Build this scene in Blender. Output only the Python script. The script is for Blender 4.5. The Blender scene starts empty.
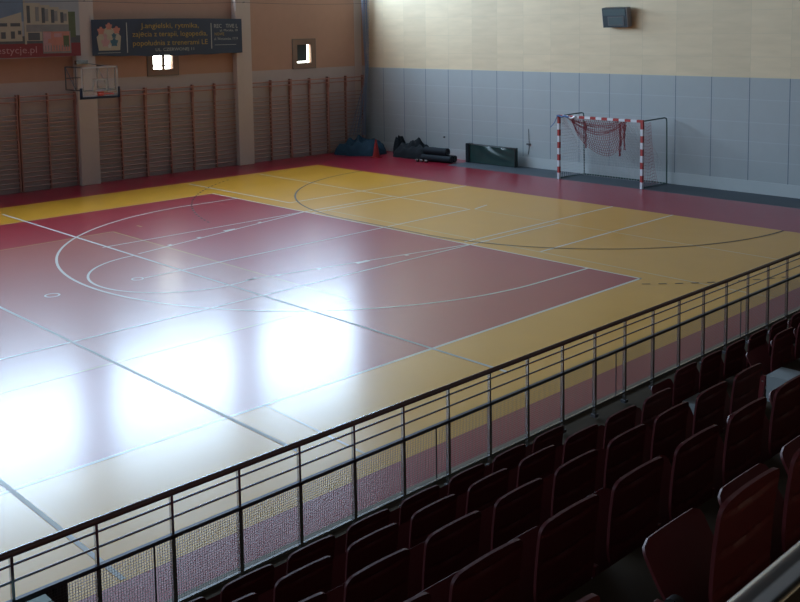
import bpy, bmesh, math, random
from mathutils import Vector, Matrix
random.seed(7)
SC = bpy.context.scene
COL = SC.collection
PI = math.pi

# ---------------------------------------------------------------- materials
def mat(name, color, rough=0.6, metal=0.0, noise=0.0, nscale=8.0, bump=0.0, bscale=60.0, spec=0.5, coat=0.0, coat_r=0.1, stretch=None):
    m = bpy.data.materials.new(name); m.use_nodes = True
    nt = m.node_tree; b = nt.nodes['Principled BSDF']
    b.inputs['Roughness'].default_value = rough
    b.inputs['Metallic'].default_value = metal
    b.inputs['Specular IOR Level'].default_value = spec
    b.inputs['Coat Weight'].default_value = coat
    b.inputs['Coat Roughness'].default_value = coat_r; b.inputs['Coat IOR'].default_value = 1.33
    c = (*color, 1)
    tc = nt.nodes.new('ShaderNodeTexCoord')
    mp = nt.nodes.new('ShaderNodeMapping')
    nt.links.new(tc.outputs['Object'], mp.inputs['Vector'])
    if stretch: mp.inputs['Scale'].default_value = stretch
    n = nt.nodes.new('ShaderNodeTexNoise'); n.inputs['Scale'].default_value = nscale; n.inputs['Detail'].default_value = 4
    nt.links.new(mp.outputs['Vector'], n.inputs['Vector'])
    r = nt.nodes.new('ShaderNodeMapRange')
    r.inputs['To Min'].default_value = 1 - noise; r.inputs['To Max'].default_value = 1 + noise
    nt.links.new(n.outputs['Fac'], r.inputs['Value'])
    mx = nt.nodes.new('ShaderNodeVectorMath'); mx.operation = 'SCALE'
    mx.inputs[0].default_value = color
    nt.links.new(r.outputs['Result'], mx.inputs['Scale'])
    nt.links.new(mx.outputs['Vector'], b.inputs['Base Color'])
    if bump > 0:
        n2 = nt.nodes.new('ShaderNodeTexNoise'); n2.inputs['Scale'].default_value = bscale
        nt.links.new(tc.outputs['Object'], n2.inputs['Vector'])
        bp = nt.nodes.new('ShaderNodeBump'); bp.inputs['Strength'].default_value = bump; bp.inputs['Distance'].default_value = 0.01
        nt.links.new(n2.outputs['Fac'], bp.inputs['Height']); nt.links.new(bp.outputs['Normal'], b.inputs['Normal'])
    return m

def emit(name, color, strength):
    m = bpy.data.materials.new(name); m.use_nodes = True
    nt = m.node_tree; nt.nodes.clear()
    o = nt.nodes.new('ShaderNodeOutputMaterial'); e = nt.nodes.new('ShaderNodeEmission')
    e.inputs['Color'].default_value = (*color, 1); e.inputs['Strength'].default_value = strength
    nt.links.new(e.outputs[0], o.inputs[0])
    return m

def panel_mat(name, color, axis, width, offset, vseam=0.012, hlines=(), seamcol=(0.1,0.12,0.14), hcol=(0.5,0.55,0.6), var=0.04, grain=0.05, gscale=3.0, gstretch=(1,1,1), rough=0.7, mottled=0.0):
    """wall cladding: panels of one width along an axis, dark vertical joints, light horizontal joints"""
    m = bpy.data.materials.new(name); m.use_nodes = True
    nt = m.node_tree; N = nt.nodes; L = nt.links; b = N['Principled BSDF']; b.inputs['Roughness'].default_value = rough
    tc = N.new('ShaderNodeTexCoord'); sp = N.new('ShaderNodeSeparateXYZ'); L.new(tc.outputs['Object'], sp.inputs[0])
    def mth(op, a, c=None, d=None):
        k = N.new('ShaderNodeMath'); k.operation = op
        for i, v in enumerate((a, c, d)):
            if v is None: continue
            if isinstance(v, (int, float)): k.inputs[i].default_value = v
            else: L.new(v, k.inputs[i])
        return k.outputs[0]
    u = mth('DIVIDE', mth('SUBTRACT', sp.outputs[axis], offset), width)
    fr = mth('FRACT', u); idx = mth('FLOOR', u)
    wn = N.new('ShaderNodeTexWhiteNoise'); wn.noise_dimensions = '1D'; L.new(idx, wn.inputs['W'])
    tone = mth('MULTIPLY_ADD', wn.outputs['Value'], 2*var, 1-var)
    nz = N.new('ShaderNodeTexNoise'); nz.inputs['Scale'].default_value = gscale; nz.inputs['Detail'].default_value = 5
    mp = N.new('ShaderNodeMapping'); mp.inputs['Scale'].default_value = gstretch; L.new(tc.outputs['Object'], mp.inputs[0])
    ad = N.new('ShaderNodeVectorMath'); ad.operation = 'ADD'; L.new(mp.outputs[0], ad.inputs[0])
    cb = N.new('ShaderNodeCombineXYZ'); L.new(mth('MULTIPLY', idx, 7.3), cb.inputs[1]); L.new(cb.outputs[0], ad.inputs[1])
    L.new(ad.outputs[0], nz.inputs['Vector'])
    g = mth('MULTIPLY_ADD', nz.outputs['Fac'], 2*grain, 1-grain)
    sc = mth('MULTIPLY', tone, g)
    col = N.new('ShaderNodeVectorMath'); col.operation = 'SCALE'; col.inputs[0].default_value = color; L.new(sc, col.inputs['Scale'])
    cur = col.outputs[0]
    def mix(fac, cur, c):
        mm = N.new('ShaderNodeMix'); mm.data_type = 'RGBA'; L.new(fac, mm.inputs[0]); L.new(cur, mm.inputs[6]); mm.inputs[7].default_value = (*c, 1)
        return mm.outputs[2]
    for h in hlines:
        f = mth('MULTIPLY', mth('LESS_THAN', mth('ABSOLUTE', mth('SUBTRACT', sp.outputs[2], h)), 0.012), 0.28)
        cur = mix(f, cur, hcol)
    if vseam > 0:
        f = mth('LESS_THAN', fr, vseam / width)
        cur = mix(f, cur, seamcol)
    L.new(cur, b.inputs['Base Color'])
    return m

LN = dict(rough=0.6, coat=0.25, coat_r=0.25, spec=0.2, noise=0.06, nscale=1.2)
FR = dict(rough=0.36, coat=0.75, coat_r=0.205, spec=0.15, noise=0.06, nscale=1.2, bump=0.05, bscale=4.0)
M = {}
M['f_maroon'] = mat('maroon_sports_floor', (0.27, 0.010, 0.028), **FR)
M['f_yellow'] = mat('yellow_sports_floor', (0.60, 0.29, 0.018), **FR)
M['f_red']    = mat('red_sports_floor', (0.30, 0.016, 0.028), **FR)
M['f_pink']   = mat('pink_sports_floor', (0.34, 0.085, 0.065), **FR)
M['f_slate']  = mat('slate_floor_strip', (0.045, 0.06, 0.075), rough=0.6, noise=0.1)
M['l_white']  = mat('white_court_line', (0.62, 0.60, 0.55), **FR)
M['l_matte']  = mat('matte_white_court_line', (0.50, 0.50, 0.48), **LN)
M['l_faint']  = mat('worn_white_court_line', (0.56, 0.42, 0.24), **FR)
M['l_yellow'] = mat('yellow_court_line', (0.42, 0.25, 0.09), **FR)
M['l_dark']   = mat('dark_court_line', (0.06, 0.055, 0.045), **LN)
M['wood_up']  = panel_mat('birch_plywood_cladding', (0.66, 0.53, 0.35), 0, 1.195, -11.18+0.0, vseam=0.006, seamcol=(0.48,0.42,0.29), hlines=(3.95, 4.62, 5.3, 6.0), hcol=(0.53,0.46,0.32), var=0.05, grain=0.14, gscale=1.4, gstretch=(0.6,1,3.5))
M['pan_low']  = panel_mat('grey_blue_wall_padding', (0.35, 0.38, 0.385), 0, 1.195, -11.18+0.0, vseam=0.022, seamcol=(0.10,0.14,0.18), hlines=(2.72, 2.06, 1.5, 0.95), hcol=(0.48,0.53,0.57), var=0.02, grain=0.04, gscale=2.5)
M['band']     = mat('pale_grey_skirting', (0.43, 0.46, 0.46), rough=0.6, noise=0.03)
M['peach']    = mat('peach_plaster', (0.44, 0.26, 0.19), rough=0.85, noise=0.05, nscale=3)
M['greywall'] = mat('grey_plaster_behind_wall_bars', (0.42, 0.355, 0.34), rough=0.85, noise=0.05, nscale=3)
M['pillar']   = mat('cream_painted_pillar', (0.52, 0.43, 0.38), rough=0.8, noise=0.04, nscale=3)
M['corner']   = mat('grey_corner_paint', (0.30, 0.29, 0.28), rough=0.8, noise=0.04)
M['ceil']     = mat('ceiling_grey', (0.20, 0.20, 0.19), rough=0.9, noise=0.03)
M['plain']    = mat('hall_wall_paint', (0.19, 0.16, 0.135), rough=0.9, noise=0.03)
M['bars']     = mat('reddish_varnished_wood', (0.38, 0.18, 0.14), rough=0.45, noise=0.12, nscale=10)
M['rung']     = mat('varnished_beech_rung', (0.38, 0.235, 0.195), rough=0.45, noise=0.12, nscale=10)
M['cloudglass'] = emit('daylight_through_high_window', (0.56, 0.77, 1.0), 52.0)
M['dayglass'] = emit('daylight_through_small_window', (0.93, 1.0, 0.90), 22.0)
M['frame']    = mat('grey_window_frame', (0.16, 0.13, 0.11), rough=0.6)
M['reveal']   = mat('grey_brown_window_surround', (0.24, 0.15, 0.11), rough=0.7)
M['blind']    = mat('dark_blind', (0.035, 0.05, 0.055), rough=0.7)
M['navy']     = mat('navy_vinyl', (0.035, 0.05, 0.085), rough=0.55, noise=0.05)
M['yel_txt']  = mat('yellow_print', (0.45, 0.30, 0.07), rough=0.6)
M['wht_txt']  = mat('pale_print', (0.45, 0.45, 0.42), rough=0.6)
M['b_sky']    = mat('print_sky_blue', (0.16, 0.21, 0.28), rough=0.6, noise=0.2, nscale=2)
M['b_pale']   = mat('print_pale_sky', (0.33, 0.34, 0.36), rough=0.6, noise=0.1, nscale=2)
M['b_cream']  = mat('print_cream', (0.42, 0.36, 0.27), rough=0.6, noise=0.08)
M['b_dark']   = mat('print_dark_slate', (0.09, 0.095, 0.10), rough=0.6, noise=0.2)
M['b_mid']    = mat('print_mid_grey', (0.22, 0.21, 0.20), rough=0.6, noise=0.2)
M['b_red']    = mat('print_red', (0.22, 0.035, 0.04), rough=0.6, noise=0.05)
M['b_salmon'] = mat('print_salmon', (0.50, 0.20, 0.15), rough=0.6, noise=0.1)
M['b_pink']   = mat('print_pink', (0.45, 0.25, 0.25), rough=0.6, noise=0.15)
M['b_green']  = mat('print_green', (0.10, 0.12, 0.06), rough=0.6, noise=0.2)
M['b_teal']   = mat('print_teal', (0.05, 0.13, 0.18), rough=0.6)
M['steel']    = mat('brushed_steel', (0.45, 0.45, 0.46), rough=0.25, metal=1.0)
M['steel_dk'] = mat('dark_steel', (0.10, 0.10, 0.11), rough=0.5, metal=0.6)
M['handrail'] = mat('brown_handrail', (0.13, 0.06, 0.045), rough=0.22, spec=1.0)
M['mesh']     = mat('grey_wire_mesh', (0.17, 0.165, 0.16), rough=0.5, metal=0.3)
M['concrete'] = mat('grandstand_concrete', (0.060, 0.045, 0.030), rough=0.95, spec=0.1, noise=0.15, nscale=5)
M['step']     = mat('grey_step_face', (0.30, 0.33, 0.34), rough=0.8, noise=0.1)
M['coping']   = mat('pale_coping', (0.20, 0.165, 0.12), rough=0.6, noise=0.08)
M['seat']     = mat('maroon_moulded_plastic', (0.088, 0.011, 0.013), rough=0.5, noise=0.05, spec=0.3)
M['bracket']  = mat('red_seat_bracket', (0.11, 0.010, 0.012), rough=0.4)
M['black']    = mat('black_plastic', (0.012, 0.012, 0.012), rough=0.5)
M['bolt']     = mat('pale_bolt', (0.5, 0.5, 0.5), rough=0.3, metal=0.8)
M['g_red']    = mat('red_goal_band', (0.36, 0.03, 0.03), rough=0.4)
M['g_white']  = mat('white_goal_band', (0.62, 0.64, 0.68), rough=0.4)
M['g_green']  = mat('dark_green_tube', (0.03, 0.075, 0.065), rough=0.4)
M['net_w']    = mat('white_net_cord', (0.52, 0.50, 0.52), rough=0.8)
M['net_r']    = mat('red_net_cord', (0.26, 0.05, 0.06), rough=0.8)
M['net_p']    = mat('faded_red_net_cord', (0.36, 0.14, 0.15), rough=0.8)
M['net_b']    = mat('blue_net_cord', (0.20, 0.26, 0.36), rough=0.8)
M['ribbon']   = mat('blue_ribbon', (0.06, 0.13, 0.30), rough=0.6)
M['tarp']     = mat('blue_tarpaulin', (0.018, 0.050, 0.085), rough=0.8, spec=0.2, noise=0.25, nscale=5, bump=0.4, bscale=9)
M['darktarp'] = mat('dark_crumpled_vinyl', (0.010, 0.014, 0.018), rough=0.8, spec=0.2, noise=0.4, nscale=8, bump=0.6, bscale=14)
M['greenmat'] = mat('dark_green_vinyl', (0.018, 0.045, 0.042), rough=0.25, noise=0.2, nscale=3, bump=0.5, bscale=3)
M['rollmat']  = mat('grey_black_roll', (0.012, 0.017, 0.023), rough=0.8, spec=0.2, noise=0.1)
M['cone']     = mat('red_cone_plastic', (0.30, 0.02, 0.02), rough=0.4)
M['orange']   = mat('orange_rim_paint', (0.50, 0.045, 0.02), rough=0.4)
M['boardpad'] = mat('dark_blue_padding', (0.012, 0.025, 0.06), rough=0.5)
M['boardwht'] = mat('white_board_line', (0.55, 0.55, 0.55), rough=0.5)
M['dev_dark'] = mat('dark_device_housing', (0.02, 0.035, 0.045), rough=0.4)
M['dev_mid']  = mat('dark_teal_grille', (0.045, 0.075, 0.08), rough=0.5)
M['dev_side']  = mat('grey_device_side', (0.25, 0.25, 0.28), rough=0.4)  # lighter grey for both sides of the display housing
M['tan']      = mat('tan_wood_panel', (0.45, 0.27, 0.12), rough=0.5, noise=0.1)
M['brown']    = mat('dark_brown_board', (0.07, 0.045, 0.04), rough=0.5, noise=0.1)
M['greygreen']= mat('grey_green_card', (0.22, 0.30, 0.26), rough=0.6)

# transparent backboard glass
g = bpy.data.materials.new('backboard_glass'); g.use_nodes = True
nt = g.node_tree; b = nt.nodes['Principled BSDF']; b.inputs['Base Color'].default_value = (0.75, 0.8, 0.8, 1)
b.inputs['Roughness'].default_value = 0.15; b.inputs['Alpha'].default_value = 0.16
M['glass'] = g

# ---------------------------------------------------------------- geometry helpers
class MB:
    def __init__(s): s.v = []; s.f = []; s.m = []; s.mats = []
    def mi(s, m):
        if m not in s.mats: s.mats.append(m)
        return s.mats.index(m)
    def poly(s, pts, m):
        k = len(s.v); s.v += [tuple(p) for p in pts]; s.f.append(tuple(range(k, k+len(pts)))); s.m.append(s.mi(m))
    def box(s, x0, y0, z0, x1, y1, z1, m, T=None):
        k = len(s.v)
        P = [(x0,y0,z0),(x1,y0,z0),(x1,y1,z0),(x0,y1,z0),(x0,y0,z1),(x1,y0,z1),(x1,y1,z1),(x0,y1,z1)]
        if T: P = [tuple(T @ Vector(p)) for p in P]
        s.v += P
        for q in [(0,3,2,1),(4,5,6,7),(0,1,5,4),(1,2,6,5),(2,3,7,6),(3,0,4,7)]:
            s.f.append(tuple(k+i for i in q)); s.m.append(s.mi(m))
    def tube(s, pts, r, m, n=8, cap=True, radii=None):
        pts = [Vector(p) for p in pts]; k0 = len(s.v); prev = None
        for i, p in enumerate(pts):
            d = (pts[min(i+1, len(pts)-1)] - pts[max(i-1, 0)])
            d = d.normalized() if d.length > 1e-9 else Vector((0,0,1))
            a = prev if prev is not None else (Vector((0,0,1)) if abs(d.z) < .9 else Vector((1,0,0)))
            a = (a - d*a.dot(d)); a = a.normalized() if a.length > 1e-6 else d.orthogonal().normalized()
            prev = a; bb = d.cross(a); rr = radii[i] if radii else r
            for j in range(n):
                t = 2*PI*j/n + PI/n
                s.v.append(tuple(p + (a*math.cos(t) + bb*math.sin(t))*rr))
        mi = s.mi(m)
        for i in range(len(pts)-1):
            for j in range(n):
                s.f.append((k0+i*n+j, k0+i*n+(j+1)%n, k0+(i+1)*n+(j+1)%n, k0+(i+1)*n+j)); s.m.append(mi)
        if cap:
            s.f.append(tuple(k0+j for j in range(n))[::-1]); s.m.append(mi)
            s.f.append(tuple(k0+(len(pts)-1)*n+j for j in range(n))); s.m.append(mi)
    def grid(s, fn, nu, nv, m, closed=False):
        k0 = len(s.v); mi = s.mi(m)
        for i in range(nu+1):
            for j in range(nv+1): s.v.append(tuple(fn(i/nu, j/nv)))
        for i in range(nu):
            for j in range(nv):
                a = k0+i*(nv+1)+j; s.f.append((a, a+nv+1, a+nv+2, a+1)); s.m.append(mi)
    def shell(s, fa, fb, nu, nv, m):
        """closed solid between two grids"""
        k0 = len(s.v); mi = s.mi(m); W = nv+1
        for fn in (fa, fb):
            for i in range(nu+1):
                for j in range(nv+1): s.v.append(tuple(fn(i/nu, j/nv)))
        o = (nu+1)*W
        for i in range(nu):
            for j in range(nv):
                a = k0+i*W+j; s.f.append((a, a+W, a+W+1, a+1)); s.m.append(mi)
                a += o; s.f.append((a, a+1, a+W+1, a+W)); s.m.append(mi)
        for i in range(nu):
            for j, fl in ((0, 1), (nv, 0)):
                a = k0+i*W+j; q = (a, a+W, a+W+o, a+o); s.f.append(q[::-1] if fl else q); s.m.append(mi)
        for j in range(nv):
            for i, fl in ((0, 0), (nu, 1)):
                a = k0+i*W+j; q = (a, a+1, a+1+o, a+o); s.f.append(q[::-1] if fl else q); s.m.append(mi)
    def build(s, name, parent=None, smooth=False, origin=None, bevel=0.0, angle=35):
        me = bpy.data.meshes.new(name)
        o = Vector(origin) if origin else Vector((0,0,0))
        me.from_pydata([tuple(Vector(p)-o) for p in s.v], [], s.f); me.update()
        for m in s.mats: me.materials.append(m)
        me.polygons.foreach_set('material_index', s.m)
        bm = bmesh.new(); bm.from_mesh(me); bmesh.ops.recalc_face_normals(bm, faces=bm.faces[:]) if not getattr(s, 'keep', False) else None
        bm.to_mesh(me); bm.free()
        if smooth:
            for p in me.polygons: p.use_smooth = True
            try: me.set_sharp_from_angle(angle=math.radians(angle))
            except Exception: pass
        ob = bpy.data.objects.new(name, me); COL.objects.link(ob)
        ob.location = o
        if parent: ob.parent = parent; ob.matrix_parent_inverse = Matrix.Identity(4); ob.location = o - (parent_world(parent))
        if bevel > 0:
            md = ob.modifiers.new('bevel', 'BEVEL'); md.width = bevel; md.segments = 2; md.limit_method = 'ANGLE'
        return ob
def parent_world(p):
    v = Vector((0,0,0))
    while p is not None: v += p.location; p = p.parent
    return v
def thing(name, label, cat, loc, group=None):
    o = bpy.data.objects.new(name, None); COL.objects.link(o); o.location = loc; o.empty_display_size = 0.2
    o['label'] = label; o['category'] = cat
    if group: o['group'] = group
    return o
def tag(o, label, cat, group=None, kind=None):
    o['label'] = label; o['category'] = cat
    if group: o['group'] = group
    if kind: o['kind'] = kind
    return o
def struct(o, label=None):
    o['kind'] = 'structure'
    if label: o['label'] = label
    return o
def text_polys(mb, body, size, m, T, align='LEFT', sx=1.0, width=None):
    cu = bpy.data.curves.new('lettering', 'FONT'); cu.body = body; cu.size = size; cu.align_x = align; cu.resolution_u = 3
    ob = bpy.data.objects.new('lettering', cu); COL.objects.link(ob)
    dg = bpy.context.evaluated_depsgraph_get(); me = bpy.data.meshes.new_from_object(ob.evaluated_get(dg))
    mi = mb.mi(m); k = len(mb.v)
    if width:
        xs = [v.co.x for v in me.vertices]; sx = width/(max(xs)-min(xs))
    for v in me.vertices: mb.v.append(tuple(T @ Vector((v.co.x*sx, v.co.y, 0))))
    for p in me.polygons: mb.f.append(tuple(k+i for i in p.vertices)); mb.m.append(mi)
    bpy.data.objects.remove(ob); bpy.data.meshes.remove(me); bpy.data.curves.remove(cu)

# ---------------------------------------------------------------- dimensions
XL, YE = -12.27, 4.5          # ladder wall plane, end wall plane
XR, YB, ZC = 19.6, -44.5, 10.6
# ---------------------------------------------------------------- sports floor
fl = MB(); fl.keep = True
def rect(x0, y0, x1, y1, m, z=0.0):
    fl.poly([(x0,y0,z),(x1,y0,z),(x1,y1,z),(x0,y1,z)], m)
YF = -40
def framed(ox0,oy0,ox1,oy1, ix0,iy0,ix1,iy1, m):
    rect(ox0,oy0,ox1,iy0,m); rect(ox0,iy1,ox1,oy1,m); rect(ox0,iy0,ix0,iy1,m); rect(ix1,iy0,ox1,iy1,m)
framed(XL, YB, 13.0, 2.95, -10, YF, 10, 0, M['f_maroon'])
rect(XL, 2.95, -6.3, YE, M['f_maroon']); rect(-6.3, 2.95, 13.0, YE, M['f_slate'])
framed(-10, YF, 10, 0, -7.5, -34, 7.5, -6.13, M['f_yellow'])
framed(-7.5, -34, 7.5, -6.13, -4.5, -29, 4.5, -11, M['f_red'])
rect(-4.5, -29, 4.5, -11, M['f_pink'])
ZL = 0.002
def line(x0, y0, x1, y1, w=0.05, m=None, z=ZL):
    a = Vector((x0,y0,0)); b_ = Vector((x1,y1,0)); d = (b_-a).normalized(); n = Vector((-d.y,d.x,0))*w/2
    fl.poly([tuple(a-n+Vector((0,0,z))), tuple(b_-n+Vector((0,0,z))), tuple(b_+n+Vector((0,0,z))), tuple(a+n+Vector((0,0,z)))], m or M['l_white'])
def arc(cx, cy, r, a0, a1, w=0.05, m=None, n=64, z=ZL, dash=None):
    if dash:
        L = abs(math.radians(a1-a0))*r; k = int(L/(dash*2))
        for i in range(k):
            s0 = a0+(a1-a0)*(2*i)/(2*k); s1 = a0+(a1-a0)*(2*i+1)/(2*k); arc(cx, cy, r, s0, s1, w, m, 2, z)
        return
    for i in range(n):
        p = [math.radians(a0+(a1-a0)*(i+j)/n) for j in (0,1)]
        q = [(cx+(r-w/2)*math.cos(p[0]), cy+(r-w/2)*math.sin(p[0]), z), (cx+(r+w/2)*math.cos(p[0]), cy+(r+w/2)*math.sin(p[0]), z),
             (cx+(r+w/2)*math.cos(p[1]), cy+(r+w/2)*math.sin(p[1]), z), (cx+(r-w/2)*math.cos(p[1]), cy+(r-w/2)*math.sin(p[1]), z)]
        if a1 < a0: q = q[::-1]
        fl.poly(q, m or M['l_white'])
# red court border
line(7.5, -6.1, 7.5, -34, 0.06); line(-7.5, -6.13, 7.53, -6.13, 0.05); line(-7.5, -6.1, -7.5, -34, 0.03, M['l_faint'])
# inner volleyball court border (yellowish)
line(-4.5, -11, 4.5, -11, 0.05, M['l_yellow']); line(-4.5, -11, -4.5, -29, 0.05, M['l_yellow']); line(4.5, -11, 4.5, -29, 0.05, M['l_yellow'])
# long cross lines
line(-9, -11.93, 9.0, -11.95, 0.055, M['l_matte'], z=.003); line(-9, -15.68, 9.0, -15.7, 0.055, M['l_matte'], z=.003); line(-9, -18.5, 9.97, -18.5, 0.055, M['l_matte'], z=.003); line(7.5,-15.12,9.6,-15.2,0.04,M['l_faint'])
# basketball three-point line, key, free-throw circle
c3 = -7.65
line(-6.2, -6.15, -6.22, c3, 0.055, z=.0035); line(6.28, -6.15, 6.25, c3, 0.055, z=.0035); arc(0, c3, 6.25, 180, 360, 0.055, z=.0035)
line(-3.0, -6.13, -1.8, -11.8, 0.05, z=.0035); line(3.0, -6.13, 1.9, -11.5, 0.05, z=.0035)
arc(0.13, -11.88, 1.86, 182, 380, 0.05, z=.0035); 
for t in (.30, .49, .67, .83):
    for s in (-1, 1):
        x = s*(3.0-1.2*t); y = -6.13-5.67*t
        line(x, y, x+s*.12, y, 0.10 if t != .49 else .35, z=.0036)
# mini courts at the end
line(-4.38, 0, -4.42, -5.57, 0.05); line(-9.7, -5.6, -4.39, -5.55, 0.06)
line(-2.66, 0, -2.72, -6.1, 0.05); line(-3.0, -2.85, -3.0, -12.05, 0.05, z=.004)
line(-9.7, -2.78, 0.0, -2.88, 0.045); line(0.1, -2.88, 0.25, -12.8, 0.05, z=.0042)
line(-2.75, -5.57, 10.0, -5.7, 0.045, M['l_faint'], z=.0025)
line(0.02, -2.09, 0.17, -2.76, 0.05); line(0.2, -2.8, 8.9, -2.85, 0.04, M['l_faint'])
line(2.73, 0, 2.75, -6.0, 0.05); line(3.03, -2.77, 3.1, -18.4, 0.05, z=.0042)
line(4.57, 0, 4.65, -5.63, 0.05)
arc(0.2, -12.93, 0.11, 0, 360, 0.035, n=20); arc(0.12, -14.67, 0.13, 0, 360, 0.035, n=20)
line(-4.75,-10.2,-4.5,-10.2,0.06,M['l_yellow'])
# handball area line and dashed line
arc(-1.5, 0, 6.02, 180, 270, 0.05, M['l_dark'], 48, z=.0045); arc(1.5, 0, 6.02, 270, 360, 0.05, M['l_dark'], 48, z=.0045); line(-1.5, -6.02, 1.5, -6.02, 0.05, M['l_dark'], z=.0045)
arc(-1.5, 0, 9.0, 208, 257, 0.05, M['l_dark'], z=.0045, dash=0.15); arc(1.5, 0, 9.0, 314, 338, 0.05, M['l_dark'], z=.0045, dash=0.15)
o = fl.build('floor'); struct(o, 'glossy sports hall floor in maroon, yellow and red with court lines')
# slab under the floor surface so the hall is solid
s_ = MB(); s_.box(XL-.8, YB-.3, -.3, XR+.3, YE+.3, -.02, M['concrete']); struct(s_.build('floor_slab'))

# ---------------------------------------------------------------- end wall (behind the goal)
w = MB(); w.box(XL-.8, YE+.02, 0, XR, YE+.3, ZC, M['wood_up'])
w.box(XL, YE-.02, 3.35, XR, YE+.02, ZC, M['wood_up'])
struct(w.build('wall_far'), 'end wall with birch plywood above and grey blue panels below')
w = MB(); w.box(XL, YE-.05, .36, XR, YE+.02, 3.35, M['pan_low']); struct(w.build('trim_1'), 'grey blue panelling on the lower end wall')
w = MB(); w.box(XL, YE-.07, 0, XR, YE+.02, .36, M['band']); struct(w.build('baseboard_far'), 'pale grey skirting band along the end wall')

# ---------------------------------------------------------------- ladder wall with openings
wins = [(-5.25, -4.49, 3.64, 4.36), (0.96, 1.64, 3.64, 4.34)]
ZW0, ZW1 = 6.45, 9.9
bays = []
pc = [-7.80+6.13*k for k in range(-6, 3)]          # pillar centres
pc = [p for p in pc if p > YB]
w = MB()
def lw(y0, y1, z0, z1, m): w.box(XL-.8, y0, z0, XL, y1, z1, m)
def wall_band(z0, z1, m):
    ys = [YB]
    cuts = [(a, b_, max(c, z0), min(d, z1)) for a, b_, c, d in wins if d > z0 and c < z1]
    y = YB
    for a, b_, c, d in sorted(cuts):
        lw(y, a, z0, z1, m)
        if c > z0: lw(a, b_, z0, c, m)
        if d < z1: lw(a, b_, d, z1, m)
        y = b_
    lw(y, YE+.3, z0, z1, m)
wall_band(0, 3.42, M['greywall']); wall_band(3.42, ZW0, M['peach'])
lw(YB, YE+.3, ZW1, ZC, M['peach'])
openings = []
edges = [YB+.5] + [p for p in pc if p < 4.0] + [4.35]
for i in range(len(edges)-1):
    a = edges[i]+.55; b_ = edges[i+1]-(.33 if i+1 < len(edges)-1 else .28)
    openings.append((a, b_))
y = YB
for a, b_ in openings:
    lw(y, a, ZW0, ZW1, M['peach']); y = b_
lw(y, YE+.3, ZW0, ZW1, M['peach'])
struct(w.build('wall_left'), 'long wall in peach and grey plaster behind the wall bars')
k = 1
for a, b_ in openings:
    f = MB()
    n = 4
    for i in range(n+1):
        yy = a+(b_-a)*i/n; f.box(XL-.70, max(a, yy-.03), ZW0, XL-.62, min(b_, yy+.03), ZW1, M['frame'])
    for z in (ZW0, ZW0+1.2, ZW1-.06): f.box(XL-.70, a, z, XL-.62, b_, z+.06, M['frame'])
    fo = f.build('window_%d' % k); struct(fo, 'high window between pillars on the long wall')
    p = MB(); p.poly([(XL-.68, a, ZW0), (XL-.68, b_, ZW0), (XL-.68, b_, ZW1), (XL-.68, a, ZW1)], M['cloudglass']); p.build('window_pane', fo)
    k += 1
# two small deep windows
for i, (a, b_, c, d) in enumerate(wins):
    f = MB(); B = .20
    yo0, yo1, zo0, zo1 = a-B, b_+B, c-B, d+B
    for q in [(yo0, yo1, zo0, c), (yo0, yo1, d, zo1), (yo0, a, c, d), (b_, yo1, c, d)]:
        f.box(XL-.01, q[0], q[2], XL+.025, q[1], q[3], M['reveal'])
    for q in [(yo0-.03, yo1+.03, zo0-.03, zo0), (yo0-.03, yo1+.03, zo1, zo1+.03), (yo0-.03, yo0, zo0, zo1), (yo1, yo1+.03, zo0, zo1)]:
        f.box(XL-.01, q[0], q[2], XL+.03, q[1], q[3], M['frame'])
    fo = f.build('window_%d' % k); struct(fo, 'small deep window in a square surround'); k += 1
    p = MB(); p.poly([(XL-.16, a, c), (XL-.16, b_, c), (XL-.16, b_, d), (XL-.16, a, d)], M['dayglass']); p.build('window_pane', fo)
    p = MB()
    if i == 0:
        ym = a+(b_-a)*.62
        p.box(XL-.155, ym-.05, c, XL-.10, ym+.05, d, M['frame']); p.box(XL-.155, a, c+.10, XL-.12, b_, c+.14, M['frame'])
        p.build('window_frame', fo)
    else:
        p.box(XL-.15, a, c+.06, XL-.09, b_-.12, d, M['blind']); p.build('blind', fo)
# pillars
for p in pc:
    w = MB()
    if p > 4: w.box(XL-.02, 3.90, 0, XL+.009, 4.28, ZC, M['pillar'])
    else: w.box(XL-.02, p-.325, 0, XL+.27, p+.325, ZC, M['pillar'])
    struct(w.build('wall_pillar', bevel=.01), 'cream pillar on the long wall')
# other walls and ceiling
w = MB(); w.box(XR, YB-.3, 0, XR+.3, YE+.3, ZC, M['plain']); struct(w.build('wall_right'))
w = MB(); w.box(XL-.8, YB-.3, 0, XR+.3, YB, ZC, M['plain']); struct(w.build('wall_back'))
w = MB(); w.box(XL-.8, YB-.3, ZC, XR+.3, YE+.3, ZC+.3, M['ceil']); struct(w.build('ceiling'))

# ---------------------------------------------------------------- wall bars
def copy_tree(o, parent=None):
    c = o.copy(); COL.objects.link(c); c.parent = parent
    for ch in list(o.children): copy_tree(ch, c)
    return c
def make_wall_bars(width):
    t = thing('wall_bars', '', 'wall bars', (XL+.01, 0, 0), 'wooden wall bars along the long wall')
    H = 3.05
    for i in range(3):
        yy = width*i/2; yc = yy + (.02 if i == 0 else -.02 if i == 2 else 0)
        m = MB(); m.box(0, yc-.019, .02, .11, yc+.019, 2.62, M['bars']); m.box(.0, yc-.019, 2.62, .15, yc+.019, H, M['bars'])
        o = m.build('upright', bevel=.006); o.parent = t
    zs = [.16+.15*j for j in range(16)]
    for z in zs:
        m = MB(); m.tube([(.075, .02, z), (.075, width-.02, z)], .019, M['rung'], 8); o = m.build('rung', smooth=True); o.parent = t
    for z in (2.83, 2.98):
        m = MB(); m.tube([(.12, .02, z), (.12, width-.02, z)], .022, M['bars'], 8); o = m.build('rung', smooth=True); o.parent = t
    return t
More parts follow.
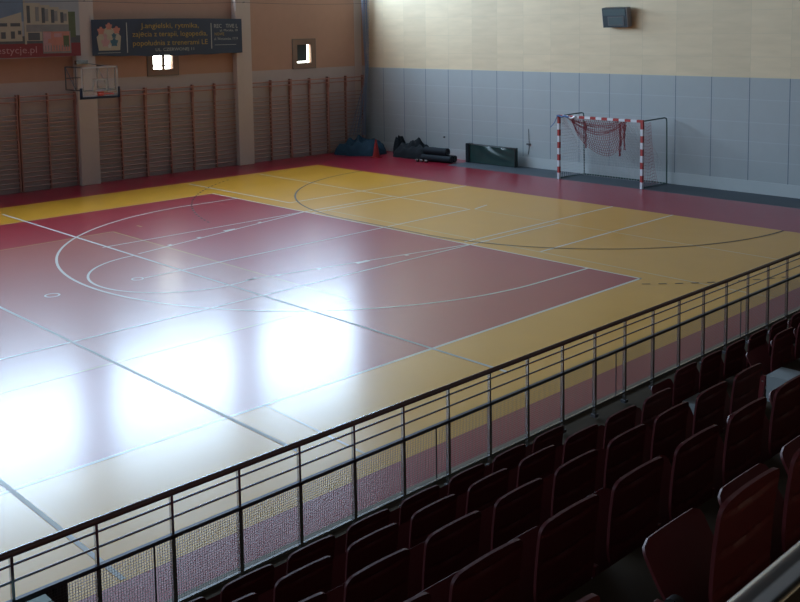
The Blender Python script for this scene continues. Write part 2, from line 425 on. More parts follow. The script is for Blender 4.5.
bars = make_wall_bars(1.86)
spots = [(-1.33, 'between the right pillar and the corner, nearest that pillar'), (.53, 'right of the right pillar, middle one, below the small dark window'), (2.39, 'beside the corner next to the blue tarpaulin'),
         (-7.50, 'just right of the backboard pillar'), (-5.64, 'below the navy banner under the bright window'), (-3.80, 'directly left of the pillar that ends the navy banner'),
         (-10.0, 'just left of the backboard pillar under the building banner'), (-11.9, 'at the left edge of the photo under the building banner')]
for i, (yy, s) in enumerate(spots):
    o = bars if i == 0 else copy_tree(bars)
    o.location = (XL+.01, yy, 0); o['label'] = 'reddish wooden wall bars ' + s

# ---------------------------------------------------------------- banners
def yz_T(x, y, z):      # text plane: local x -> +Y, local y -> +Z, facing +X
    if x < -11.9 and y > -8: y += .24
    return Matrix(((0,0,1,x),(1,0,0,y),(0,1,0,z),(0,0,0,1)))
# navy banner
BX = XL+.33
t = thing('advertising_banner', 'long navy blue banner with yellow Polish lettering and a house emblem', 'banner', (BX, -7.85, 4.12))
m = MB()
by0, by1, bz0, bz1 = -7.60, -1.79, 4.13, 5.34
def bsurf(off):
    def f(u, v):
        y = by0+(by1-by0)*u
        sag = .05*math.sin(PI*u)*(1-v) - .03*math.sin(PI*u)*v
        return (BX+off+.012*math.sin(u*19), y, bz0+(bz1-bz0)*v - sag + .01*math.sin(u*31)*(1-v) + .05*(1-u)*(1-v))
    return f
m.shell(bsurf(.004), bsurf(0), 40, 6, M['navy']); m.build('banner_sheet', t, smooth=True)
def pr(x): return BX + .02 + x
for s, yc, z, sz, wd_ in [('J.angielski, rytmika,', -4.95, 5.05, .25, 2.25), ('zajęcia z terapii, logopedia,', -4.95, 4.77, .25, 2.9), ('popołudnia z trenerami LEgo', -4.95, 4.47, .25, 2.9)]:
    if s.endswith('LEgo'): s = s[:-2]
    m = MB(); text_polys(m, s, sz, M['yel_txt'], yz_T(pr(0), yc, z), 'CENTER', width=wd_); m.build('text_line', t)
for s, yc, z, sz, wd_, mm in [('UL. CZERWONEJ 11', -4.8, 4.27, .15, 1.5, 'wht_txt'), ('REC   TIVE L', -2.72, 5.03, .19, 1.0, 'wht_txt'), ('ul. Morska, 10', -2.6, 4.9, .12, .75, 'wht_txt'), ('ul. Warszawska, 17/19', -2.72, 4.6, .13, 1.0, 'wht_txt'), ('NOWE', -3.0, 4.76, .15, .4, 'yel_txt')]:
    m = MB(); text_polys(m, s, sz, M[mm], yz_T(pr(0), yc, z), 'CENTER', width=wd_); m.build('text_line', t)
for (a, c, d, e) in [(q_[0]+.24, q_[1], q_[2]+.24, q_[3]) for q_ in [(-6.62, 4.25, -6.59, 5.24), (-3.35, 4.3, -3.32, 5.2), (-3.2, 4.42, -2.3, 4.435), (-7.65, 4.255, -6.85, 4.27)]]:
    m = MB(); m.box(pr(0)-.004, a, c, pr(0), d, e, M['wht_txt']); m.build('printed_rule', t)
m = MB()
hx = pr(0)
m.poly([(hx, y_+.22, z_) for y_, z_ in [(-7.6, 4.34), (-6.85, 4.34), (-6.8, 4.8), (-7.0, 4.98), (-7.22, 5.15), (-7.46, 4.98), (-7.66, 4.78)]], M['b_cream'])
for (yy, zz, r, mm) in [(-7.5, 4.98, .12, 'b_salmon'), (-7.22, 5.12, .11, 'b_salmon'), (-6.95, 5.0, .12, 'b_salmon'), (-7.36, 4.6, .14, 'b_pink'), (-7.36, 4.82, .07, 'b_pink'), (-7.05, 4.6, .13, 'b_teal'), (-7.05, 4.82, .08, 'b_teal'), (-7.22, 4.48, .06, 'wht_txt')]:
    m.poly([(hx+.003, .22+yy+r*(1+.25*math.sin(5*q/14*2*PI))*math.cos(q/14*2*PI), zz+r*(1+.25*math.sin(5*q/14*2*PI))*math.sin(q/14*2*PI)) for q in range(14)], M[mm])
m.build('house_emblem', t)
for yy in (-7.55, -1.84):
    for z in (4.2, 5.28):
        m = MB(); m.tube([(BX-.02, yy, z), (XL+.26, yy+(.1 if yy < -5 else .12), z+.08)], .006, M['wht_txt'], 5); m.build('tie_cord', t)
# building banner
AX = XL+.30
t = thing('advertising_banner', 'large banner at the top left showing a row of town houses above a red strip', 'banner', (AX, -13.6, 4.2))
ay0, ay1, az0, az1 = -13.6, -7.98, 4.2, 6.35
m = MB()
m.shell(lambda u, v: (AX+.004, ay0+(ay1-ay0)*u, az0+(az1-az0)*v-.03*math.sin(PI*u)), lambda u, v: (AX, ay0+(ay1-ay0)*u, az0+(az1-az0)*v-.03*math.sin(PI*u)), 24, 4, M['b_pale'])
m.build('banner_sheet', t)
m = MB()
def br(y0, z0, y1, z1, mm, l=1): m.box(AX+.004, y0, z0, AX+.006+.002*l, y1, z1, M[mm])
br(ay0, 5.3, -9.75, az1, 'b_sky', 1)
br(ay0, 4.62, ay1, 4.85, 'b_dark', 1)
# far left house
m.poly([(AX+.010, -11.2, 4.7), (AX+.010, -9.85, 4.7), (AX+.010, -9.85, 5.58), (AX+.010, -10.3, 5.45), (AX+.010, -11.2, 5.2)], M['b_cream'])
for q in [(-10.55, 5.15, -10.3, 5.25), (-10.2, 5.15, -9.9, 5.25), (-10.5, 4.78, -10.36, 4.98), (-10.2, 4.78, -10.08, 5.0), (-9.98, 4.9, -9.88, 5.02)]: br(*q, 'b_dark', 5)
br(-11.4, 4.62, -10.6, 5.0, 'b_green', 6)
# row of town houses stepping back
for i, (y0, y1, zt) in enumerate([(-9.72, -9.25, 5.86), (-9.25, -8.95, 5.80), (-8.95, -8.65, 5.74), (-8.65, -8.35, 5.66)]):
    br(y0, 4.7, y1, zt, 'b_cream', 2)
    br(y0+.04, 5.25, y0+.14, zt-.08, 'b_dark', 5); br(y1-.16, 5.3, y1-.05, zt-.12, 'b_mid', 5)
    br(y0, 4.98, y1, 5.2, 'b_mid', 4); br(y0+.05, 4.72, y1-.05, 4.95, 'b_dark', 5)
br(-9.78, 4.6, -9.72, 5.95, 'b_cream', 6)
br(-8.35, 4.8, -8.12, 5.6, 'b_green', 2)
br(ay0, az0-.0, ay1, 4.62, 'b_red', 3)
# inset picture
br(-9.22, 4.30, -8.3, 5.0, 'b_mid', 6); br(-9.2, 4.36, -8.34, 4.98, 'b_salmon', 7)
br(-9.2, 4.36, -8.95, 4.96, 'b_pink', 8); br(-8.55, 4.5, -8.36, 4.85, 'b_green', 8); br(-9.05, 4.62, -8.7, 4.75, 'b_salmon', 9); br(-8.85, 4.8, -8.6, 4.92, 'b_pink', 9)
for i in range(9): br(-9.15+.09*i, 4.38, -9.12+.09*i, 4.55, 'b_mid', 9)
m.build('building_picture', t)
m = MB(); text_polys(m, 'inwestycje.pl', .30, M['b_pink'], yz_T(AX+.016, -9.4, 4.33), 'RIGHT', 1.15); m.build('pale_lettering', t)

# wire along the wall with a few hooks, and the gathered blue net in the corner
m = MB()
pts = []
for i in range(60):
    yy = -20+24.3*i/59; pts.append((XL+.38, yy, 5.93-.05*abs(math.sin((yy+1.8)/6.13*PI))))
m.tube(pts, .008, M['steel_dk'], 5)
for p in pc:
    if -21 < p < 5: m.tube([(XL+.26, min(p,4.2), 5.93), (XL+.38, min(p,4.2), 5.94)], .015, M['steel_dk'], 6)
tag(m.build('wall_cable'), 'thin dark cable strung along the long wall above the banners', 'cable')
m = MB(); rr = random.Random(3)
for i in range(20):
    a = i/19
    yt = 3.95+.4*a + rr.uniform(-.03,.03); xt = XL+.36+rr.uniform(-.05,.07)
    zb = .62
    pts = []
    for j in range(15):
        s = j/14; z = 9.8+(zb-9.8)*s
        if z > 3.2: pinch = .25+.75*min(1,(z-3.2)/4); yy = 4.25+(yt-4.25)*pinch
        else:
            f = (3.2-z)/2.9; yy = 4.23 - f*1.05*a**1.5*1.0 - .12*f + (yt-4.15)*.2
        pts.append((xt+.02*math.sin(7*s+i), yy+.01*math.sin(11*s+i*2), z))
    m.tube(pts, .007, M['net_b'], 4, cap=False)
for j in range(60):
    z = 9.6-j*.15
    f = max(0,(3.2-z)/2.9); y1 = 4.25+.2*(.25+.75*min(1,max(0,(z-3.2)/4))); y0 = 4.25-.3*(.25+.75*min(1,max(0,(z-3.2)/4)))-f*1.05
    m.tube([(XL+.42+.03*math.sin(j+q), y0+(y1-y0)*q/5, z+.03*math.sin(2*q+j)) for q in range(6)], .005, M['net_b'], 4, cap=False)
tag(m.build('safety_net'), 'blue safety net hanging gathered in the hall corner', 'net', kind='stuff')

# ---------------------------------------------------------------- basketball backboard
bx = -10.75
t = thing('basketball_hoop', 'transparent basketball backboard with white lines and red rim on swinging frame', 'basketball hoop', (XL, -8.05, 2.9))
y0, y1, z0, z1 = -8.62, -7.38, 2.93, 3.88
m = MB(); m.box(bx, y0, z0, bx+.015, y1, z1, M['glass']); gb = m.build('board_panel', t)
m = MB()
for q in [(y0, z1-.05, y1, z1), (y0, z0, y0+.05, z1), (y1-.05, z0, y1, z1), (y0, z0, y1, z0+.05)]: m.box(bx+.016, q[0], q[1], bx+.022, q[2], q[3], M['boardwht'])
ym = (y0+y1)/2
for q in [(ym-.24, 3.45, ym+.24, 3.49), (ym-.24, 3.1, ym-.20, 3.49), (ym+.20, 3.1, ym+.24, 3.49), (ym-.24, 3.1, ym+.24, 3.14)]: m.box(bx+.016, q[0], q[1], bx+.022, q[2], q[3], M['boardwht'])
m.build('board_lines', t)
m = MB()
m.box(bx-.03, y0-.04, z0-.05, bx+.06, y1+.04, z0+.02, M['boardpad']); m.box(bx-.03, y0-.04, z0-.05, bx+.06, y0+.02, z0+.30, M['boardpad']); m.box(bx-.03, y1-.02, z0-.05, bx+.06, y1+.04, z0+.30, M['boardpad'])
m.build('edge_padding', t, bevel=.01)
m = MB()
m.tube([(bx+.40+.225*math.cos(a/24*2*PI), ym+.225*math.sin(a/24*2*PI), 3.05) for a in range(25)], .012, M['orange'], 6, cap=False)
m.box(bx+.02, ym-.09, 2.97, bx+.06, ym+.09, 3.1, M['orange']); m.tube([(bx+.05, ym-.06, 3.04), (bx+.2, ym-.1, 3.05)], .012, M['orange'], 6); m.tube([(bx+.05, ym+.06, 3.04), (bx+.2, ym+.1, 3.05)], .012, M['orange'], 6)
for a in range(10):
    t0 = a/10*2*PI; m.tube([(bx+.40+.225*math.cos(t0), ym+.225*math.sin(t0), 3.03), (bx+.40+.225*math.cos(t0), ym+.225*math.sin(t0), 3.0)], .006, M['orange'], 5)
m.build('rim', t, smooth=True)
m = MB()
for yy in (y0+.08, y1-.08):
    P = [(XL+.32, yy, 3.86), (bx-.03, yy, 3.86), (bx-.03, yy, 3.14), (XL+.32, yy, 3.14), (XL+.32, yy, 3.86)]
    for a, b_ in zip(P, P[1:]): m.tube([a, b_], .022, M['steel_dk'], 6)
    m.tube([(XL+.32, yy, 3.86), (bx-.5, yy, 3.14)], .014, M['steel_dk'], 6); m.tube([(bx-.5, yy, 3.14), (bx-.5, yy, 3.86)], .014, M['steel_dk'], 6)
for z in (3.14, 3.86): m.tube([(bx-.03, y0+.08, z), (bx-.03, y1-.08, z)], .02, M['steel_dk'], 6)
m.tube([(XL+.30, -8.0, 3.98), (bx-.05, -7.6, 3.86)], .012, M['steel_dk'], 6)
m.tube([(XL+.32, y0+.08, 3.5), (XL+.26, -7.95, 3.5)], .02, M['steel_dk'], 6)
m.build('swing_frame', t)
m = MB(); m.box(XL+.27, -8.2, 3.92, XL+.42, -7.8, 4.05, M['steel']); m.build('wall_bracket', t, bevel=.01)

# ---------------------------------------------------------------- device on end wall
t = thing('wall_display', 'small dark tilted display box high on the birch end wall', 'display', (-.16, YE-.03, 4.82))
T = Matrix.Translation((-.05, YE-.10, 4.87)) @ Matrix.Rotation(math.radians(9), 4, 'X')
m = MB(); m.box(-.45, -.19, 0, .43, .06, .62, M['dev_dark'], T); m.box(.43, -.18, .0, .455, .05, .62, M['dev_side'], T); m.box(-.465, -.18, .0, -.45, .05, .62, M['dev_side'], T); m.build('housing', t)
m = MB(); m.box(-.41, -.20, .38, .40, -.19, .58, M['dev_mid'], T); m.build('upper_panel', t)
m = MB(); m.box(-.26, -.20, .06, .34, -.19, .35, M['b_dark'], T); m.box(-.22, -.203, .09, .30, -.20, .32, M['dev_mid'], T); m.build('lower_panel', t)
m = MB(); m.box(-.12, YE-.09, 4.9, .04, YE-.02, 5.1, M['steel_dk']); m.build('mounting_bracket', t)

# ---------------------------------------------------------------- goal
gx, gy = .18, 3.02
t = thing('handball_goal', 'red and white striped handball goal with torn net, standing by the end wall', 'goal', (gx, gy, 0))
HW, GH = 1.54, 2.04
def striped(name, a, b_, n, first):
    m = MB(); a = Vector(a); b_ = Vector(b_)
    for i in range(n):
        p = a+(b_-a)*i/n; q = a+(b_-a)*(i+1)/n
        lo = [min(p[j], q[j]) for j in range(3)]; hi = [max(p[j], q[j]) for j in range(3)]
        for j in range(3):
            if hi[j]-lo[j] < .01: lo[j] -= .04; hi[j] += .04
        m.box(*lo, *hi, M['g_red'] if (i % 2 == 0) == first else M['g_white'])
    return m.build(name, t)
striped('post', (gx-HW, gy, 2.0), (gx-HW, gy, 0), 10, True)
striped('post', (gx+HW, gy, 2.0), (gx+HW, gy, 0), 10, True)
striped('crossbar', (gx-HW-.04, gy, GH), (gx+HW+.04, gy, GH), 15, True)
for s in (-1, 1):
    X = gx+s*HW; D = 1.22
    m = MB(); pts = [(X, gy+.04, GH), (X+.08, gy+D-.1, GH+.03), (X+.09, gy+D-.02, GH), (X+.09, gy+D, GH-.1), (X+.10, gy+D+.02, .03), (X, gy+.04, .03)]
    m.tube(pts, .021, M['g_green'], 8); m.build('back_frame', t, smooth=True)
m = MB(); m.tube([(gx-HW+.1, gy+1.24, .03), (gx+HW+.1, gy+1.24, .03)], .02, M['g_green'], 8); m.build('ground_bar', t, smooth=True)
def net(P, nu, nv, r, mm, name, ns=10):
    m = MB()
    for i in range(nu+1): m.tube([P(i/nu, j/ns) for j in range(ns+1)], r, mm, 4, cap=False)
    for j in range(nv+1): m.tube([P(i/ns, j/nv) for i in range(ns+1)], r, mm, 4, cap=False)
    return m.build(name, t)
def Pback(u, v):
    x = gx-HW+.03+2*(HW-.03)*u
    z = 2.0*(1-v); yy = gy+.03 + 1.2*min(1, (v*1.5)**1.0)*(1) - .1*math.sin(PI*v)
    return (x, min(yy, gy+1.2), z+.0)
net(Pback, 30, 22, .0045, M['net_w'], 'back_net', 16)
def Pl(u, v): return (gx-HW+.02*math.sin(v*5), gy+.05+1.13*u*(.25+.75*min(1, v*1.6)), 2.0*(1-v)-.03*u)
net(Pl, 10, 20, .0045, M['net_w'], 'side_net')
def Pr(u, v): return (gx+HW+.02*math.sin(v*5), gy+.05+(.42+.5*v**2.0)*u, 1.98*(1-v)*(1)-.02+.02*math.sin(u*9))
net(Pr, 8, 20, .004, M['net_p'], 'side_net')
# torn dark red net hanging in a U from the bar
def Pd(u, v):
    x = gx-1.08+2.0*u; sag = math.sin(PI*min(1, u*1.02))
    bot = 1.86-1.05*sag**.6
    return (x+.03*math.sin(v*9), gy+.06+.45*v*sag, 1.98-.0*v-(1.98-bot)*v - .35*(1-u)*v*0)
net(Pd, 26, 14, .0055, M['net_r'], 'torn_net', 14)
m = MB(); rr = random.Random(5)
for i in range(14):   # bunched folds under the bar
    x0 = gx-1.2+rr.uniform(-.05,.05); x1 = gx+.75+rr.uniform(-.15,.2)
    d = rr.uniform(.15,.48)
    m.tube([(x0+(x1-x0)*q/10, gy+.06+.25*math.sin(PI*q/10), 1.98-d*math.sin(PI*q/10)**.8*(1.2-.3*q/10)) for q in range(11)], .007, M['net_r'], 4, cap=False)
for (xc, zz) in ((gx-.62, 1.05), (gx+.80, 1.1), (gx+.66, .9)):
    for i in range(6): m.tube([(xc+rr.uniform(-.03,.03), gy+.12+rr.uniform(0,.1), 1.9-(1.9-zz)*q/5) for q in range(6)], .007, M['net_r'], 4, cap=False)
m.build('bunched_net', t)
m = MB()
m.tube([(gx-HW-.03+.95*q/12, gy-.070, GH+.0+.02*math.sin(q*2)) for q in range(7)], .035, M['ribbon'], 6)
m.tube([(gx-HW+.45+.25*q/5, gy-.068, GH-.01-.03*math.sin(q)) for q in range(6)], .03, M['g_white'], 6)
m.tube([(gx-HW-.02, gy-.08, GH-.02), (gx-HW-.12, gy-.08, GH-.22), (gx-HW-.28, gy-.08, GH-.38)], .012, M['ribbon'], 6)
tag(m.build('ribbon'), 'blue and white ribbon tied around the left end of the goal crossbar', 'ribbon')

# ---------------------------------------------------------------- pile in the corner
def blob(name, cx, cy, rx, ry, h, mm, seed, rough=.12, n=36, sq=.55, base=0.0):
    r = random.Random(seed); ph = [(r.uniform(3, 9), r.uniform(3, 9), r.uniform(0, 6), r.uniform(0, 6)) for _ in range(7)]
    def top(u, v):
        a = u*2*PI; q = v
        rad = 1+.10*math.sin(3*a+seed)+.06*math.sin(7*a+seed*2)
        x = math.cos(a)*q*rad; y = math.sin(a)*q*rad
        z = h*(1-q**2.6)**sq if q < 1 else 0
        nz = sum(math.sin(p[0]*x*1.6+p[2])*math.sin(p[1]*y*1.6+p[3]) for p in ph)/7
        z = z*(1+rough*3*nz) + (h*rough*nz*(1-q))
        return (cx+rx*x, cy+ry*y, max(.0, z)+base)
    m = MB(); m.grid(lambda u, v: top(u, v), n, 16, mm)
    return m.build(name, smooth=True, angle=60, origin=(cx, cy, base))
o = blob('tarpaulin', -11.22, 3.32, .95, 1.05, .55, M['tarp'], 2, .2); tag(o, 'blue crumpled tarpaulin heaped in the corner by the wall bars', 'tarpaulin')
o = blob('vinyl_sheeting', -8.78, 3.80, .90, .55, .50, M['darktarp'], 9, .32); tag(o, 'dark crumpled vinyl sheeting heaped between the red cone and the rolls', 'sheeting')
o = blob('cloth_bundle', -9.90, 4.08, .22, .30, .66, M['darktarp'], 4, .12); tag(o, 'dark bundle behind the red cone against the end wall', 'bundle')
def roll(a, b_, r, label, mm):
    m = MB(); a = Vector(a); b_ = Vector(b_)
    m.tube([a, b_], r, mm, 20)
    d = (b_-a).normalized()
    for k in (.75, .5, .25):
        m.tube([b_+d*.001, b_+d*.012], r*k, M['steel_dk'] if k != .5 else mm, 16)
    return tag(m.build('rolled_mat', smooth=True, origin=a), label, 'mat')
roll((-7.78, 3.22, .13), (-6.45, 3.38, .13), .125, 'dark rolled mat lying on the floor in front, under the upper roll', M['rollmat'])
roll((-7.78, 3.52, .13), (-6.55, 3.68, .13), .125, 'dark rolled mat on the floor behind the front roll', M['darktarp'])
roll((-7.78, 3.38, .375), (-6.75, 3.50, .375), .145, 'grey black rolled mat lying on top of the two floor rolls', M['rollmat'])
m = MB(); cx, cy = -9.80, 2.74
m.box(cx-.16, cy-.16, 0, cx+.16, cy+.16, .03, M['cone'])
m.tube([(cx, cy, .03), (cx, cy, .6), (cx, cy, .7)], .1, M['cone'], 20, radii=[.14, .045, .03])
tag(m.build('traffic_cone', smooth=True, origin=(cx, cy, 0)), 'red plastic cone standing in front of the blue tarpaulin', 'cone')
m = MB()
for i in range(3):
    cx, cy = -7.75+.21*i, 2.98+.02*i
    m2 = MB(); m2.tube([(cx-.06, cy-.06, .055), (cx+.06, cy-.06, .055)], .05, M['brown'], 12)
    tag(m2.build('wooden_block', smooth=True), 'small brown wooden piece on the floor in front of the dark rolls', 'block', 'small wooden pieces by the rolls')
# standing green mat
t = thing('crash_mat', 'dark green shiny vinyl mat standing on its edge near the end wall', 'mat', (-5.1, 4.1, 0))
def ms(off):
    def f(u, v):
        bul = .03*math.sin(PI*u)*math.sin(PI*v) + .02*math.sin(6*PI*u*v+2)*math.sin(PI*u)
        return (-6.12+2.1*u, 3.98-off*(.0+1)-(bul if off > 0 else -bul*.3)+(.05 if off > 0 else .2), .02+.66*v-.03*math.sin(PI*u)*v)
    return f
m = MB(); m.shell(ms(.02), ms(0), 30, 12, M['greenmat']); m.build('mat_cover', t, smooth=True, angle=70)
m = MB()
for a, b_ in (((-6.14, 4.0, .70), (-4.0, 4.0, .69)), ((-4.0, 4.0, .69), (-4.0, 4.0, .02)), ((-6.14, 4.0, .02), (-6.14, 4.0, .70)), ((-6.14, 4.2, .02), (-6.14, 4.2, .70))): m.tube([a, b_], .018, M['black'], 6)
m.build('piping', t)
m = MB(); m.box(-6.32, 3.98, .0, -6.16, 4.25, .70, M['darktarp']); tag(m.build('folded_mat', bevel=.02), 'narrow dark folded mat upright at the left end of the green mat', 'mat')
# wall hook and stub cable right of the mat
m = MB(); m.tube([(-3.75, YE-.06, 1.35), (-3.72, YE-.06, .75), (-3.76, YE-.06, .45)], .010, M['steel_dk'], 5); m.box(-3.82, YE-.09, .78, -3.66, YE-.05, .84, M['steel_dk'])
tag(m.build('wall_hook'), 'small dark hook with hanging cord on the wall panel right of the green mat', 'hook')
m = MB(); m.tube([(-7.8, YE-.05, .78), (-7.8, YE-.10, .78)], .03, M['black'], 10); tag(m.build('wall_socket'), 'tiny dark round socket on the end wall above the rolled mats', 'socket')

# ---------------------------------------------------------------- grandstand
XRl = {1: 12.95, 2: 13.80, 3: 14.67, 4: 15.55, 5: 16.43}
TR = {r: .76+.475*(r-1) for r in range(1, 9)}
XE = {1: 11.74, 2: 13.0, 3: 13.85, 4: 14.73, 5: 15.61, 6: 16.50, 7: XR}
A0, A1 = -15.62, -14.03      # aisle
SY0, SY1 = YB, YE-.1
for r in range(1, 7):
    for (a, b_) in ((SY0, A0), (A1, SY1)):
        if r == 1: continue
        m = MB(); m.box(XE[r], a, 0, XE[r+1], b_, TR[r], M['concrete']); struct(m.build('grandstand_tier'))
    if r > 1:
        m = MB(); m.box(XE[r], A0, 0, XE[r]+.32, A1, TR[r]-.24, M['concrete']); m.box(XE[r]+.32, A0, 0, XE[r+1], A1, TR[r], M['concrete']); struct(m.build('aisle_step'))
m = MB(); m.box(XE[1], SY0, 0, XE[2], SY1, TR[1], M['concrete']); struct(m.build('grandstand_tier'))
for r in range(2, 6):   # painted end faces by the aisle
    m = MB(); m.box(XE[r]-.004, A1-.006, TR[r]-.475, XE[r+1], A1+.30, TR[r]+.004, M['step']); struct(m.build('trim_%d' % (r+3)))
m = MB(); m.box(XE[1]-.04, SY0, TR[1]-.12, XE[1]+.04, SY1, TR[1]+.02, M['coping']); struct(m.build('trim_3'), 'pale coping along the edge of the grandstand')

# railing
RX = 11.95
t = thing('railing', 'long steel railing with brown handrail and wire mesh along the front of the grandstand', 'railing', (RX, -20, TR[1]))
PY0 = -20.25; SP = .566
posts = [PY0+SP*k for k in range(-7, 44)]
ya, yb = posts[0]-.2, SY1-.02
posts = [p for p in posts if p < yb]
for i, p in enumerate(posts):
    m = MB(); m.box(RX-.014, p-.010, 1.40, RX+.014, p+.010, 1.70, M['steel']); m.box(RX-.016, p-.016, TR[1]+.02, RX+.016, p+.016, 1.40, M['steel'])
    m.box(RX-.03, p-.03, TR[1]+.02, RX+.03, p+.03, TR[1]+.05, M['steel_dk'])
    m.build('post', t)
m = MB(); m.tube([(RX, ya, 1.718), (RX, yb, 1.718)], .024, M['handrail'], 14); m.build('handrail', t, smooth=True)
for z in (1.642, 1.535): 
    m = MB(); m.tube([(RX, ya, z), (RX, yb, z)], .0085, M['steel'], 8); m.build('rail', t, smooth=True)
m = MB(); m.box(RX-.016, ya, 1.385, RX+.016, yb, 1.415, M['steel_dk']); m.build('middle_rail', t)
m = MB(); m.box(RX-.012, ya, .885, RX+.012, yb, .905, M['steel']); m.build('bottom_rail', t)
# mesh panels
j0 = -19.24-2.83*2
k = 0
while j0+2.83*k < yb:
    a = max(ya, j0+2.83*k)+.012; b_ = min(yb, j0+2.83*(k+1))-.012
    if b_-a > .3:
        m = MB(); n = int((b_-a)/.02)
        for i in range(n+1):
            yy = a+(b_-a)*i/n; m.box(RX-.024, yy-.0011, .90, RX-.022, yy+.0011, 1.39, M['mesh'])
        for i in range(25):
            z = .905+.02*i; m.box(RX-.022, a, z-.0011, RX-.020, b_, z+.0011, M['mesh'])
        for yy in (b_,): m.box(RX-.026, yy-.006, .89, RX-.018, yy+.006, 1.40, M['steel_dk'])
        m.build('mesh_panel', t)
    k += 1

# seats
def make_seat():
    t = thing('stadium_seat', '', 'seat', (0, 0, 0), 'maroon tip-up seats of the grandstand')
    W = .40; H = .46; zt = .785
    def hw(v):      # half width at height fraction v, rounded top corners and a tapering foot
        r = .045/H; w_ = W/2
        if v > 1-r: q = (v-(1-r))/r; w_ = W/2-.045*(1-math.sqrt(max(0, 1-q*q)))
        if v < .35: w_ -= .045*((.35-v)/.35)**1.6
        return w_
    def vmap(v): return v**.8 if v < .9 else v**.8
    def bk(front):
        def f(u, v):
            s = 2*u-1; vv = 1-(1-v)**1.25
            y = s*hw(vv); z = zt-H+H*vv
            x = .0-.030*(1-vv)-.012*math.sin(PI*vv) + .007*s*s
            if front: x -= .013
            else:
                x += .002*math.exp(-((abs(s)-.93)/.07)**2)
                for c in (.86, .56, .26):
                    d = vv-c-.06*s*s*(1 if c > .3 else 1.6)
                    x -= .011*math.exp(-(d/.018)**2) * (1-s*s)**.3
                x += .003*math.exp(-((vv-.985)/.03)**2)
            return (x, y, z)
        return f
    m = MB(); m.shell(bk(True), bk(False), 14, 48, M['seat']); o = m.build('backrest', smooth=True, angle=50); o.parent = t
    # folded pan
    hx, hz = -.085, .25; tx, tz = -.300, .538
    def pn(front):
        def f(u, v):
            s = 2*u-1; r = .12; w_ = .192
            if v > 1-r: q = (v-(1-r))/r; w_ = .192-.045*(1-math.sqrt(max(0, 1-q*q)))
            if v < .4: w_ -= .03*(.4-v)/.4
            d = Vector((tx-hx, 0, tz-hz)); n = Vector((-d.z, 0, d.x)).normalized()
            p = Vector((hx, 0, hz))+d*v
            off = .018*math.cos(PI*(v-.5)) - .014*s*s
            if front: p += n*(.012+off)
            else: p += n*(off-.018*math.exp(-((v-1)/.06)**2)*0)
            return (p.x, s*w_, p.z)
        return f
    m = MB(); m.shell(pn(True), pn(False), 12, 22, M['seat']); o = m.build('seat_pan', smooth=True, angle=50); o.parent = t
    m = MB(); m.box(-.15, -.19, .222, -.06, .19, .245, M['black']); o = m.build('pan_support', bevel=.004); o.parent = t
    for s in (-1, 1):
        y = s*.222
        m = MB()
        m.shell(lambda u, v: (-.19+.10*u+.05*v*(u-.5), y-.012, .12+.27*v), lambda u, v: (-.19+.10*u+.05*v*(u-.5), y+.012, .12+.27*v), 2, 4, M['bracket'])
        o = m.build('side_bracket', bevel=.004); o.parent = t
        m = MB(); m.tube([(-.14, y-.018, .395), (-.14, y+.018, .395)], .035, M['black'], 12); m.tube([(-.10, y-.004, .33), (-.085, y-.004, .33)], .010, M['bolt'], 8)
        c = m.build('pivot_cap', smooth=True); c.parent = o
        m = MB(); m.box(-.16, y-.012, .0, -.11, y+.012, .13, M['black']); m.box(-.19, y-.025, .0, -.03, y+.025, .012, M['black'])
        o = m.build('leg', bevel=.002); o.parent = t
    return t
proto = make_seat(); used = False
rown = {1: 'front row', 2: 'second row', 3: 'third row', 4: 'fourth row', 5: 'fifth row'}
ordn = ['first', 'second', 'third', 'fourth', 'fifth', 'sixth', 'seventh', 'eighth', 'ninth', 'tenth', 'eleventh', 'twelfth', 'thirteenth', 'fourteenth', 'fifteenth', 'sixteenth']
P = .51
def put(r, ynear, label, extra=None):
    global used
    if used: s = copy_tree(proto)
    else: s = proto; used = True
    s.location = (XRl[r], ynear+.20, TR[r]); s['label'] = label
    return s
for k in range(10): put(1, -16.31-P*k, 'maroon tip-up seat in the %s, %s to the left of the aisle gap' % (rown[1], ordn[k]))
for k in range(8): put(1, -14.09+P*k, 'maroon tip-up seat in the %s, %s beyond the aisle gap' % (rown[1], ordn[k]))
for k in range(9): put(2, -16.01-P*k, 'maroon tip-up seat in the %s, %s to the left of the aisle' % (rown[2], ordn[k]))
for k in range(5): put(2, -13.79+P*k, 'maroon tip-up seat in the %s, %s beyond the aisle' % (rown[2], ordn[k]))
for k in range(9): put(3, -16.25-P*k, 'maroon tip-up seat in the %s, %s to the left of the aisle' % (rown[3], ordn[k]))
for k in range(3): put(3, -13.79+P*k, 'maroon tip-up seat in the %s, %s beyond the aisle' % (rown[3], ordn[k]))
for k in range(9): put(4, -16.49-P*k, 'maroon tip-up seat in the %s, %s to the left of the aisle' % (rown[4], ordn[k]))
for k in range(5): put(5, -19.77+P*k, 'maroon tip-up seat in the %s, %s after the gap with the raised pan' % (rown[5], ordn[k]))
for k in range(2): put(5, -20.82-P*k, 'maroon tip-up seat in the %s, %s before the gap at the bottom edge' % (rown[5], ordn[k]))
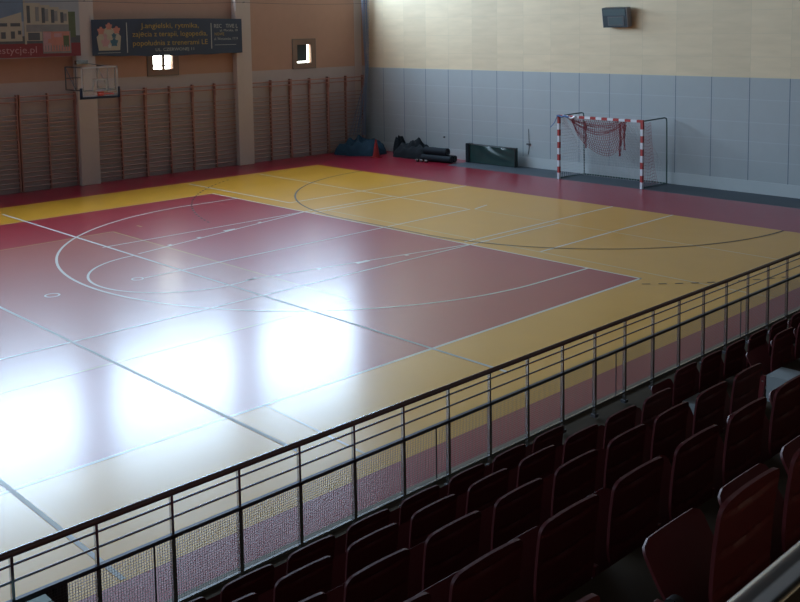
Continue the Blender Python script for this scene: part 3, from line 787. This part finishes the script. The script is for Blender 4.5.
# rail carrying the seats of each row
# near rail with wooden panel
t = thing('railing', 'thick grey steel rail above a tan wooden panel at the bottom right corner', 'railing', (17.15, -19, TR[6]))
m = MB(); m.tube([(17.15, -21.6, 3.978), (17.15, -13, 3.978)], .0275, M['steel'], 20); m.build('handrail', t, smooth=True)
m = MB(); m.box(17.19, -21.55, TR[6]+.1, 17.215, -13.05, 3.93, M['tan']); m.build('wooden_panel', t, bevel=.003)
for yy in (-21.5, -18.7, -15.9, -13.1):
    m = MB(); m.box(17.13, yy-.02, TR[6], 17.17, yy+.02, 3.96, M['steel']); m.box(17.16, yy-.02, 3.4, 17.192, yy+.02, 3.45, M['steel']); m.build('post', t)

# dark board fixed on the court side of the mesh, and a box standing inside the railing
m = MB(); m.box(RX-.075, -22.3, .80, RX-.050, -19.87, 1.375, M['brown'])
for yy in (-22.1, -20.9, -19.95): m.box(RX-.052, yy-.02, 1.3, RX-.026, yy+.02, 1.37, M['steel_dk'])
tag(m.build('notice_board', bevel=.004), 'dark brown board fixed behind the railing mesh at the lower left corner', 'board')
t = thing('storage_box', 'grey green box standing inside the railing at the bottom left edge', 'box', (12.12, -20.26, TR[1]))
m = MB(); m.box(12.02, -20.46, TR[1], 12.22, -20.08, 1.36, M['greygreen']); m.build('box_body', t, bevel=.006)
m = MB(); m.box(12.01, -20.47, 1.362, 12.115, -20.07, 1.405, M['greygreen']); m.build('lid_flap', t, bevel=.004)
m = MB(); m.box(12.125, -20.47, 1.362, 12.23, -20.07, 1.405, M['greygreen']); m.build('lid_flap', t, bevel=.004)

# ---------------------------------------------------------------- daylight & camera
wd = bpy.data.worlds.new('hall_world'); SC.world = wd; wd.use_nodes = True
wd.node_tree.nodes['Background'].inputs[0].default_value = (0.7, 0.8, 1, 1); wd.node_tree.nodes['Background'].inputs[1].default_value = 0.3

cam = bpy.data.cameras.new('camera'); co = bpy.data.objects.new('camera', cam); COL.objects.link(co)
f, yaw, pit, rol = 985.44, .80629, .10122, -.01503
cy_, sy_ = math.cos(yaw), math.sin(yaw); cp, sp_ = math.cos(pit), math.sin(pit); cr, sr = math.cos(rol), math.sin(rol)
fwd = Vector((-sy_*cp, cy_*cp, -sp_)); right = Vector((cy_, sy_, 0)); up = right.cross(fwd)
r2 = right*cr+up*sr; u2 = -right*sr+up*cr
co.matrix_world = Matrix(((r2.x, u2.x, -fwd.x, 17.870), (r2.y, u2.y, -fwd.y, -22.513), (r2.z, u2.z, -fwd.z, 4.9405), (0, 0, 0, 1)))
cam.sensor_fit = 'HORIZONTAL'; cam.sensor_width = 36; cam.lens = f/800*36
cam.shift_x = 0; cam.shift_y = (127.68-301)/800
cam.clip_start = .05; cam.clip_end = 200
SC.camera = co
vs = SC.view_settings; vs.view_transform = 'Standard'; vs.look = 'None'; vs.gamma = 1; vs.use_curve_mapping = False
vs.exposure = -0.9
